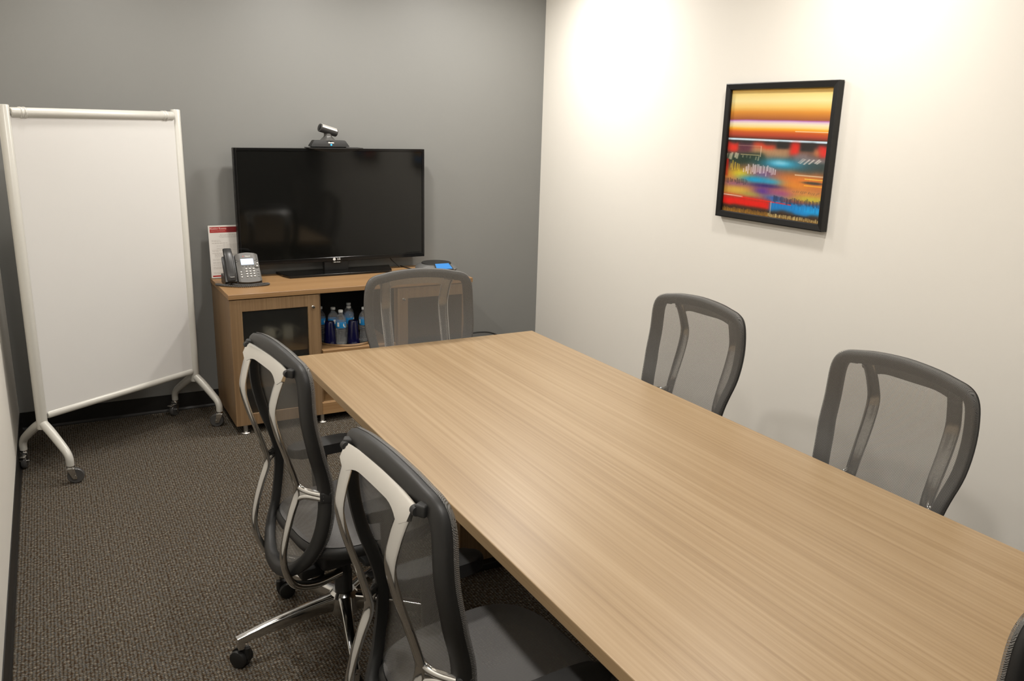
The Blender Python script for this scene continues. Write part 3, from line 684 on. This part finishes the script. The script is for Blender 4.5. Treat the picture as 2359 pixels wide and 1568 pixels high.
bm = box(-pw-.002, pw+.002, -.0035, -.0015, 0.0, ph+.002); bx(bm, -pw-.002, pw+.002, .0015, .0035, 0, ph+.002)
T_(bm); bx(bm, -pw, pw, -.055, .0, 0.0, .003)
obj('acrylic', bm, M['acrylic'], t)
sh = obj('sheet', T_(box(-pw, pw, -.0006, .0006, .003, ph)), M['paper'], t)
obj('header_band', T_(box(-pw+.008, -pw+.098, -.0010, -.0007, ph-.041, ph-.009)), M['red'], sh)
obj('header_band', T_(box(-pw+.098, pw-.008, -.0010, -.0007, ph-.041, ph-.009)), M['dark_red'], sh)
obj('footer_band', T_(box(-pw+.008, pw-.008, -.0010, -.0007, .010, .018)), M['red'], sh)
M['pink_print'] = P('pale_pink_print', (0.72, 0.42, 0.38), 0.5, noise=0.02)
text_obj('header_text', 'Meeting Rooms', .0145, M['pink_print'], sh, tilt @ Matrix.Translation((-pw+.053, -.0013, ph-.0185)) @ up, .0002, True)
text_obj('header_text', 'Setting the Next Meeting Up', .0065, M['pink_print'], sh, tilt @ Matrix.Translation((-pw+.052, -.0013, ph-.031)) @ up, .0002)
bm = bmesh.new()                                           # lines of print too small to read, as grey word marks
rows = [(.246, .062, .19, 1), (.238, .055, .2, 0), (.232, .06, .18, 0), (.216, .014, .058, 0), (.210, .014, .066, 0), (.200, .014, .100, 1), (.191, .075, .2, 0), (.184, .04, .2, 0), (.177, .075, .2, 0), (.170, .04, .19, 0), (.161, .014, .2, 0), (.155, .014, .05, 0),
        (.143, .014, .12, 1), (.136, .025, .2, 0), (.130, .025, .17, 0), (.123, .025, .2, 0), (.110, .014, .2, 0), (.104, .014, .16, 0), (.092, .014, .2, 0), (.086, .014, .13, 0), (.076, .014, .2, 0), (.064, .014, .2, 0), (.058, .014, .1, 0), (.034, .014, .07, 0), (.028, .014, .2, 0)]
for (z, x0, x1, bold) in rows:
    x = x0
    while x < x1:
        wd = random.uniform(.006, .018); hgt = .0017 if bold else .0011
        bx(bm, -pw+x, -pw+min(x+wd, x1), -.0010, -.0007, z-hgt, z+hgt); x += wd+.0025
tag(obj('small_print', T_(bm), M['grey_print'], sh), kind='stuff')

# ------------------------------------------------------------------ desk phone
t = thing('desk_phone', 'dark grey desk phone with lit screen and coiled cord on the credenza', 'phone', (-2.056, -.30, QZ))
M['phone'] = P('phone_grey', (0.085, 0.080, 0.072), 0.42, 0.1, noise=0.05, nscale=200)
M['phone_black'] = P('phone_black', (0.022, 0.021, 0.020), 0.33, noise=0.1)
# body: wedge under the face; face plane from (y=0,z=.012) up to (y=.105,z=.150)
sl = math.atan2(.138, .105)
FM = Matrix.Translation((.036, 0, .012)) @ Matrix.Rotation(sl, 4, 'X')       # local: x across, y up the face, z out of the face
FL = math.hypot(.138, .105)
bm = bmesh.new()
prof = [(0, .0), (-.002, .010), (.103, .148), (.118, .146), (.130, .07), (.125, 0)]
a = [bm.verts.new((-.032, y, z)) for y, z in prof]; b = [bm.verts.new((.100, y, z)) for y, z in prof]
bm.faces.new(a); bm.faces.new(b[::-1])
for i in range(len(prof)): bm.faces.new((a[i], a[(i+1) % 6], b[(i+1) % 6], b[i]))
bx(bm, -.098, -.030, 0.0, .12, 0, .05, .004)
obj('stand', bm, M['phone_black'], t)
fp = []
for i in range(9): fp.append((-.064+.128*i/8, -.001-.006*math.sin(PI*i/8)))
for i in range(9): fp.append((.060-.120*i/8, FL-.004+.010*math.sin(PI*i/8)))
face = obj('face_plate', prism(fp, 0, .012, .003, FM), M['phone'], t, smooth=True, angle=40)
obj('screen_bezel', prism([(-.036, .100), (.037, .100), (.037, .145), (-.036, .145)], .0122, .0132, 0, FM), M['phone_black'], face)
obj('phone_screen', prism([(-.034, .102), (.034, .102), (.034, .139), (-.034, .139)], .0133, .0137, 0, FM), P('lit_lcd', (0.3, 0.4, 0.6), 0.3, emit=(0.50, 0.66, 1.0), estr=0.72), face)
def key(x, y, rx, ry, h, m, name='key'):
    pts = [(x+rx*math.cos(2*PI*i/14), y+ry*math.sin(2*PI*i/14)) for i in range(14)]
    return obj(name, prism(pts, .0115, .0115+h, .0008, FM), m, face, smooth=True, angle=50)
M['key'] = P('silver_key', (0.42, 0.40, 0.37), 0.3, 0.5, noise=0.05)
for r in range(4):
    for c in range(3): key(-.012+.0195*c, .076-.0155*r, .0062, .0042, .0035, M['key'])
for r in range(3): key(-.042, .058-.0155*r, .0055, .0040, .0035, M['key'])
for r in range(3): key(.050, .058-.0155*r, .0055, .0040, .0018, M['phone'])
for r in range(4): key(-.026+.0175*r, .093, .0055, .0022, .0012, M['phone_black'])
for (x, y) in ((-.056, .135), (-.056, .121), (-.047, .128), (.053, .133), (.053, .120), (.0445, .127)): key(x, y, .004, .0025, .0012, M['phone_black'])
key(.054, .110, .0045, .0045, .003, M['key']); nv = key(.049, .090, .013, .0115, .004, M['phone'], 'navigation_wheel')
key(.049, .090, .005, .0045, .006, M['key'])
text_obj('logo_letters', 'Polycom', .0085, M['white_print'], face, FM @ Matrix.Translation((.008, .1555, .0126)), .0002, True)
obj('logo_mark', prism([(-.016+.004*math.cos(i*PI/5), .156+.0032*math.sin(i*PI/5)) for i in range(10)], .0121, .0128, 0, FM), P('red_mark', (0.4, 0.05, 0.03), 0.4, noise=0.05), face)
# cradle and handset to the left
HM = Matrix.Translation((-.066, -.004, .018)) @ Matrix.Rotation(sl+.06, 4, 'X')
obj('cradle', prism([(-.033, -.004), (.031, -.004), (.030, .150), (-.032, .150)], -.004, .016, .003, HM), M['phone_black'], t, smooth=True, angle=40)
bm = bmesh.new(); HP = cat_rom([(0, .002, .020), (0, .03, .030), (0, .09, .034), (0, .15, .031), (0, .188, .022)], 5)
n_ = len(HP); sweep(bm, HP, lerp_list([.023, .025, .0235, .024, .0225], n_), lerp_list([.012, .012, .010, .011, .010], n_), seg=16, side=(1, 0, 0), sq=3.4)
bx(bm, -.020, .020, .0, .045, .008, .024, .006); bx(bm, -.020, .020, .145, .188, .008, .022, .006)
bmesh.ops.transform(bm, matrix=HM, verts=bm.verts)
hs = obj('handset', bm, M['phone_black'], t, smooth=True, angle=50)
text_obj('logo_letters', 'Polycom', .0065, M['white_print'], hs, HM @ Matrix.Translation((.003, .014, .0405)), .0003)
cp = cat_rom([(-.075, -.012, .012), (-.10, -.012, .0075), (-.133, .028, .0072), (-.140, .016, .0072), (-.10, -.035, .0072), (-.03, -.082, .0072), (.055, -.088, .0072), (.108, -.075, .0072), (.123, -.056, .0072), (.10, -.040, .0072), (.03, -.050, .0072), (-.03, -.036, .0072), (-.062, -.016, .010)], 34)
bm = bmesh.new(); sweep(bm, cp, [.0058 if i % 4 < 2 else .0038 for i in range(len(cp))], seg=8)
obj('coiled_cord', bm, P('cord_grey', (0.055, 0.052, 0.048), 0.5, noise=0.1), t, smooth=True)

# ------------------------------------------------------------------ round conference speakerphone
t = thing('speakerphone', 'round silver and black conference speakerphone with blue screen on the credenza', 'phone', (-.885, -.262, QZ))
M['pod_silver'] = P('pod_silver', (0.22, 0.22, 0.215), 0.32, 0.5, noise=0.04)
obj('foot_ring', lathe([(0, 0), (.105, 0), (.125, .010), (.128, .016), (0, .016)], 48), M['phone_black'], t, smooth=True, angle=40)
obj('body', lathe([(0, .016), (.128, .016), (.131, .022), (.127, .028), (.094, .047), (.088, .050), (0, .050)], 48), M['pod_silver'], t, smooth=True, angle=30)
obj('speaker_grille', lathe([(.0, .0505), (.093, .0485), (.090, .053), (.06, .0545), (0, .055)], 48), M['plastic_soft'], t, smooth=True, angle=50)
da = math.radians(-90); dv = Vector((math.cos(da), math.sin(da), 0)); sv = Vector((-dv.y, dv.x, 0))
def wedge(r0, z0_, r1, z1_, hw0, hw1, th):
    bm = bmesh.new(); vs = []
    for dz in (0, th):
        for (r, z, hw_) in ((r0, z0_, hw0), (r1, z1_, hw1)):
            for s in (-1, 1): vs.append(bm.verts.new(dv*r + sv*(s*hw_) + Vector((0, 0, z+dz))))
    for f in ((0, 1, 3, 2), (4, 6, 7, 5), (0, 4, 5, 1), (2, 3, 7, 6), (0, 2, 6, 4), (1, 5, 7, 3)): bm.faces.new([vs[i] for i in f])
    return bm
sb = obj('screen_frame', wedge(.080, .0555, .134, .0245, .050, .058, .004), M['phone_black'], t)
obj('touch_screen', wedge(.085, .0570, .130, .0312, .045, .052, .001), P('lit_blue_screen', (0.02, 0.1, 0.3), 0.25, emit=(0.045, 0.22, 0.46), estr=0.8), sb)
text_obj('logo_letters', 'lifesize', .014, P('faint_print', (0.10, 0.10, 0.10), 0.5, noise=0.05), t, Matrix.Translation((0.01, -.005, .0552)) @ Matrix.Rotation(da+PI/2, 4, 'Z'), .0002)

# cables
def cable(name, pts, label, r=.003):
    o = obj(name, tube(pts, r, 8, 8), M['phone_black'], None, smooth=True); tag(o, label, 'cable')
cable('speakerphone_cable', [(-.975, -.225, QZ+.012), (-1.00, -.19, QZ+.004), (-1.02, -.13, QZ+.0035), (-1.03, -.07, QZ+.0035), (-1.035, -.04, QZ+.0035)], 'thin black cable running left from the speakerphone across the credenza', .0032)
cable('television_cable', [(-1.12, -.0500, .87), (-1.105, -.055, .83), (-1.075, -.062, .80), (-1.055, -.066, QZ+.004), (-1.05, -.05, QZ+.0035)], 'thin black cable hanging from behind the television onto the credenza', .0028)
cable('power_cable', [(-.76, -.06, .20), (-.66, -.05, .262), (-.56, -.04, .283), (-.45, -.03, .284), (-.36, -.03, .268), (-.27, -.035, .215), (-.20, -.04, .10), (-.19, -.06, .006), (-.17, -.12, .0045)], 'black power cable looping low along the grey wall right of the credenza', .005)

# ------------------------------------------------------------------ framed abstract picture on the right wall
PY0, PY1, PZ0, PZ1 = -1.784, -2.455, 1.2565, 1.887
pw = PY0-PY1; ph = PZ1-PZ0
t = thing('framed_picture', 'colourful abstract picture in a black frame on the cream wall', 'picture', (0, (PY0+PY1)/2, (PZ0+PZ1)/2))
fw = .030
bm = bmesh.new(); hx, hz = pw/2, ph/2
outer = [(-hx, -hz), (hx, -hz), (hx, hz), (-hx, hz)]
sec = [(0, -.004), (0, -.034), (.004, -.036), (fw-.003, -.033), (fw, -.028), (fw, -.004)]      # (inset, x)
rg = []
for (y, z) in outer: rg.append([bm.verts.new((x, y-math.copysign(d, y), z-math.copysign(d, z))) for d, x in sec])
for i in range(4):
    for j in range(len(sec)): bm.faces.new((rg[i][j], rg[i][(j+1) % 6], rg[(i+1) % 4][(j+1) % 6], rg[(i+1) % 4][j]))
obj('frame', bm, P('black_frame_wood', (0.006, 0.0055, 0.005), 0.42, noise=0.15), t)
obj('backing', box(-.016, -.003, -hx+.01, hx-.01, -hz+.01, hz-.01), M['plastic'], t)
NS, NT_ = 200, 220
def art():
    s, tt = np.meshgrid(np.linspace(0, 1, NS+1), np.linspace(0, 1, NT_+1))
    rng = np.random.RandomState(3)
    def nz(fs, ft, seed):
        r = np.random.RandomState(seed); g = r.rand(ft+2, fs+2)
        x = s*fs; y = tt*ft; xi = x.astype(int).clip(0, fs); yi = y.astype(int).clip(0, ft); fx = x-xi; fy = y-yi
        fx = fx*fx*(3-2*fx); fy = fy*fy*(3-2*fy)
        return (g[yi, xi]*(1-fx)+g[yi, xi+1]*fx)*(1-fy)+(g[yi+1, xi]*(1-fx)+g[yi+1, xi+1]*fx)*fy
    hexc = lambda h: np.array([int(h[i:i+2], 16)/255 for i in (1, 3, 5)])
    bands = [(0, '#d8a64c'), (.035, '#eecf86'), (.09, '#f2dfa4'), (.14, '#e6c070'), (.18, '#c88434'), (.215, '#a4622a'), (.236, '#8c5030'), (.243, '#a868a8'), (.252, '#d8bcd0'), (.27, '#efe2c4'), (.295, '#ecd08c'), (.313, '#e69a28'), (.335, '#b45420'), (.36, '#9c3c26'), (.382, '#5c2416'), (.388, '#241810'), (.391, '#d4e6f2'), (.401, '#c0daea'), (.406, '#1a1816'), (.43, '#241c1a'), (.47, '#6a4a3a'), (.52, '#3a3430'), (.56, '#20302a'), (.62, '#705038'), (.70, '#b86a34'), (.76, '#a86a44'), (.83, '#b08040'), (.86, '#a84030'), (.93, '#3a2214'), (.965, '#2c1c10'), (1, '#7a5a28')]
    tb = [b[0] for b in bands]; cb = np.array([hexc(b[1]) for b in bands])
    tw_ = tt + .006*(nz(5, 9, 1)-.5)*(tt < .38)
    img = np.stack([np.interp(tw_, tb, cb[:, k]) for k in range(3)], -1)
    def blob(s0, s1, t0, t1, col, soft=.02, a=1.0, wob=0.0, seed=5):
        soft = soft*.7
        w_ = wob*(nz(14, 14, seed)-.5)
        ms = 1/(1+np.exp(-np.clip((s-s0+w_)/(soft*.5), -40, 40)))*1/(1+np.exp(np.clip((s-s1+w_)/(soft*.5), -40, 40)))
        mt = 1/(1+np.exp(-np.clip((tt-t0+w_)/(soft*.35), -40, 40)))*1/(1+np.exp(np.clip((tt-t1+w_)/(soft*.35), -40, 40)))
        m_ = (ms*mt*a)[..., None]; img[:] = img*(1-m_)+hexc(col)*m_
    def ell(sc, tc_, rs, rt_, col, a=1.0, p=2.0):
        d = ((s-sc)/rs)**2+((tt-tc_)/rt_)**2; m_ = (np.exp(-d**(p/2)*1.2)*a)[..., None]; img[:] = img*(1-m_)+hexc(col)*m_
    def strokes(s0, s1, t0, t1, n, col, wd=.004, slant=0.0, seed=2, a=1.0, arch=0.0):
        r = np.random.RandomState(seed)
        for i in range(n):
            c = s0+(s1-s0)*(i+.5*r.rand())/n; ta = t0+(t1-t0)*r.rand()*.3 + arch*((c-(s0+s1)/2)/(s1-s0)*2)**2; tb_ = t1-(t1-t0)*r.rand()*.4
            x = s-c+slant*(tt-t0); m_ = (np.exp(-(x/wd)**2)*(tt > ta)*(tt < tb_)*a*(.5+.5*r.rand()))[..., None]; img[:] = img*(1-m_)+hexc(col)*m_
    blob(.0, .12, .425, .492, '#cc2a1c', .03, .95, .02); blob(.13, .30, .43, .50, '#4a2030', .03, .9, .02); blob(.30, .50, .425, .48, '#c83820', .04, .95, .03)
    blob(.28, .66, .465, .535, '#b08a64', .05, .85, .03); blob(.52, .64, .405, .455, '#141210', .02, 1, .01); blob(.66, .74, .405, .505, '#cc2418', .03, .95, .02)
    blob(.75, .88, .405, .47, '#161412', .02, 1, .01); blob(.88, .93, .45, .50, '#c07848', .03, .8); blob(.92, 1.02, .43, .50, '#cc2820', .03, .95, .02)
    blob(.7, 1.02, .505, .56, '#8c7c80', .05, .8, .04); blob(0, .42, .515, .585, '#142418', .03, .9, .04); blob(.72, 1.02, .56, .62, '#2a3434', .04, .9, .03)
    ell(.58, .575, .22, .045, '#2488ae'); ell(.57, .567, .10, .022, '#8ccade', .8)
    blob(.0, .03, .56, .70, '#a01c14', .01, .9); blob(.05, .2, .59, .66, '#2c2c20', .04, .5)
    ell(.17, .675, .13, .045, '#c8b42e'); ell(.42, .665, .16, .05, '#5c4a80', .8); ell(.33, .715, .18, .035, '#1a8cb8'); ell(.52, .72, .14, .03, '#1898cc', .9)
    ell(.82, .69, .25, .045, '#cc7434', .9); ell(.72, .74, .16, .04, '#d08030', .9); ell(.12, .765, .16, .03, '#7c4c70', .8); ell(.45, .755, .2, .02, '#221c50', .95)
    ell(.42, .80, .13, .045, '#4c2e7c'); ell(.62, .80, .14, .035, '#8c4478', .85); ell(.15, .81, .16, .035, '#c8a448', .9); ell(.90, .82, .16, .03, '#b4ac3c', .85); ell(.85, .78, .18, .025, '#c88448', .8)
    ell(.30, .835, .12, .02, '#98904c', .8); ell(.55, .845, .12, .025, '#2858a4', .9)
    blob(-.02, .52, .878, .935, '#c81c10', .02, 1, .01); blob(.50, 1.02, .855, .945, '#1878be', .03, .95, .03); ell(.92, .91, .16, .03, '#1c96d2', .9)
    img[:] = img*1.0
    m_ = (np.exp(-((tt-(.858+.02*s))/.003)**2)*(s < .22))[..., None]; img[:] = img*(1-m_)+hexc('#ece0cc')*m_
    m_ = (np.exp(-((tt-(.862+.028*s))/.004)**2)*(s > .2)*(s < .72))[..., None]; img[:] = img*(1-m_)+hexc('#d82418')*m_
    for (t0_, s0, s1, c_) in ((.648, .72, 1, '#f6ecd0'), (.673, .82, 1, '#f0c850'), (.722, .82, 1, '#f0b43c'), (.322, .68, 1, '#f4d8b0')):
        m_ = (np.exp(-((tt-t0_)/.0028)**2)*(s > s0)*(s < s1))[..., None]; img[:] = img*(1-m_)+hexc(c_)*m_
    for (sa, ta, tb_) in ((.365, .445, .53), (.52, .875, .97)):
        m_ = (np.exp(-((s-sa)/.003)**2)*(tt > ta)*(tt < tb_)*.7)[..., None]; img[:] = img*(1-m_)+hexc('#e8d8c0')*m_
    m_ = (np.exp(-((tt-.447)/.002)**2)*(s > .12)*(s < .365)*.6)[..., None]; img[:] = img*(1-m_)+hexc('#d8c0a8')*m_
    m_ = (np.exp(-((tt-.518)/.003)**2)*(s > .15)*(s < .36)*.7)[..., None]; img[:] = img*(1-m_)+hexc('#d0c090')*m_
    strokes(.0, .16, .50, .565, 5, '#d8d0b4', .012, .25, 3, .9); strokes(.16, .40, .52, .56, 5, '#b8b498', .006, .2, 4, .7)
    strokes(.78, 1.0, .515, .575, 6, '#e4dcd4', .008, 1.3, 6, .9); strokes(.20, .54, .578, .68, 22, '#ece2ea', .0045, .0, 7, .95, .03)
    strokes(.05, .17, .57, .67, 5, '#e4c438', .005, 0, 8, .9); strokes(.01, .26, .715, .765, 16, '#161c24', .004, 0, 9, .9)
    strokes(.54, 1.0, .822, .885, 30, '#141c2c', .0055, 0, 10, .85); strokes(.56, 1.0, .87, .93, 16, '#0c5c9c', .004, 0, 11, .6)
    strokes(.0, .5, .955, 1.0, 46, '#b07c28', .0035, 0, 12, .8); strokes(.5, 1.0, .965, 1.0, 36, '#dcc88c', .0045, 0, 13, .9)
    ell(.90, .70, .11, .012, '#2c2c28', .9, 4); strokes(.72, .98, .765, .79, 14, '#3c3430', .004, .6, 14, .7)
    g_ = img.mean(-1, keepdims=True); img[:] = g_+(img-g_)*1.22
    img[:] = np.clip(img, 0, 1)**.88*1.04
    grain = (nz(180, 40, 20)-.5)*.035*(tt > .38); img[:] = np.clip(img+grain[..., None], 0, 1)
    return s, tt, np.where(img <= .04045, img/12.92, ((img+.055)/1.055)**2.4)
s_, t_, rgb = art()
iw, ih = hx-fw+.002, hz-fw+.002
V = np.stack([np.full(s_.shape, -.0185), iw-2*iw*s_, ih-2*ih*t_], -1).reshape(-1, 3)
idx = np.arange((NS+1)*(NT_+1)).reshape(NT_+1, NS+1)
Fq = np.stack([idx[:-1, :-1], idx[1:, :-1], idx[1:, 1:], idx[:-1, 1:]], -1).reshape(-1, 4)
me = bpy.data.meshes.new('print'); me.from_pydata(V.tolist(), [], Fq.tolist())
ca = me.color_attributes.new('paint', 'FLOAT_COLOR', 'POINT')
ca.data.foreach_set('color', np.concatenate([rgb.reshape(-1, 3), np.ones((len(V), 1))], 1).astype(np.float32).ravel())
m, nt, b = new_mat('abstract_print'); at = nt.nodes.new('ShaderNodeAttribute'); at.attribute_name = 'paint'
nt.links.new(at.outputs['Color'], b.inputs['Base Color']); b.inputs['Roughness'].default_value = .5
me.materials.append(m); o = bpy.data.objects.new('print', me); COL.objects.link(o); o.parent = t
o = obj('glass', box(-.0215, -.0200, -hx+fw-.002, hx-fw+.002, -hz+fw-.002, hz-fw+.002), M['acrylic'], t)

dup(t, (0, -3.77, (PZ0+PZ1)/2), 0, 'second abstract picture on the cream wall, seen only as a reflection in the television')
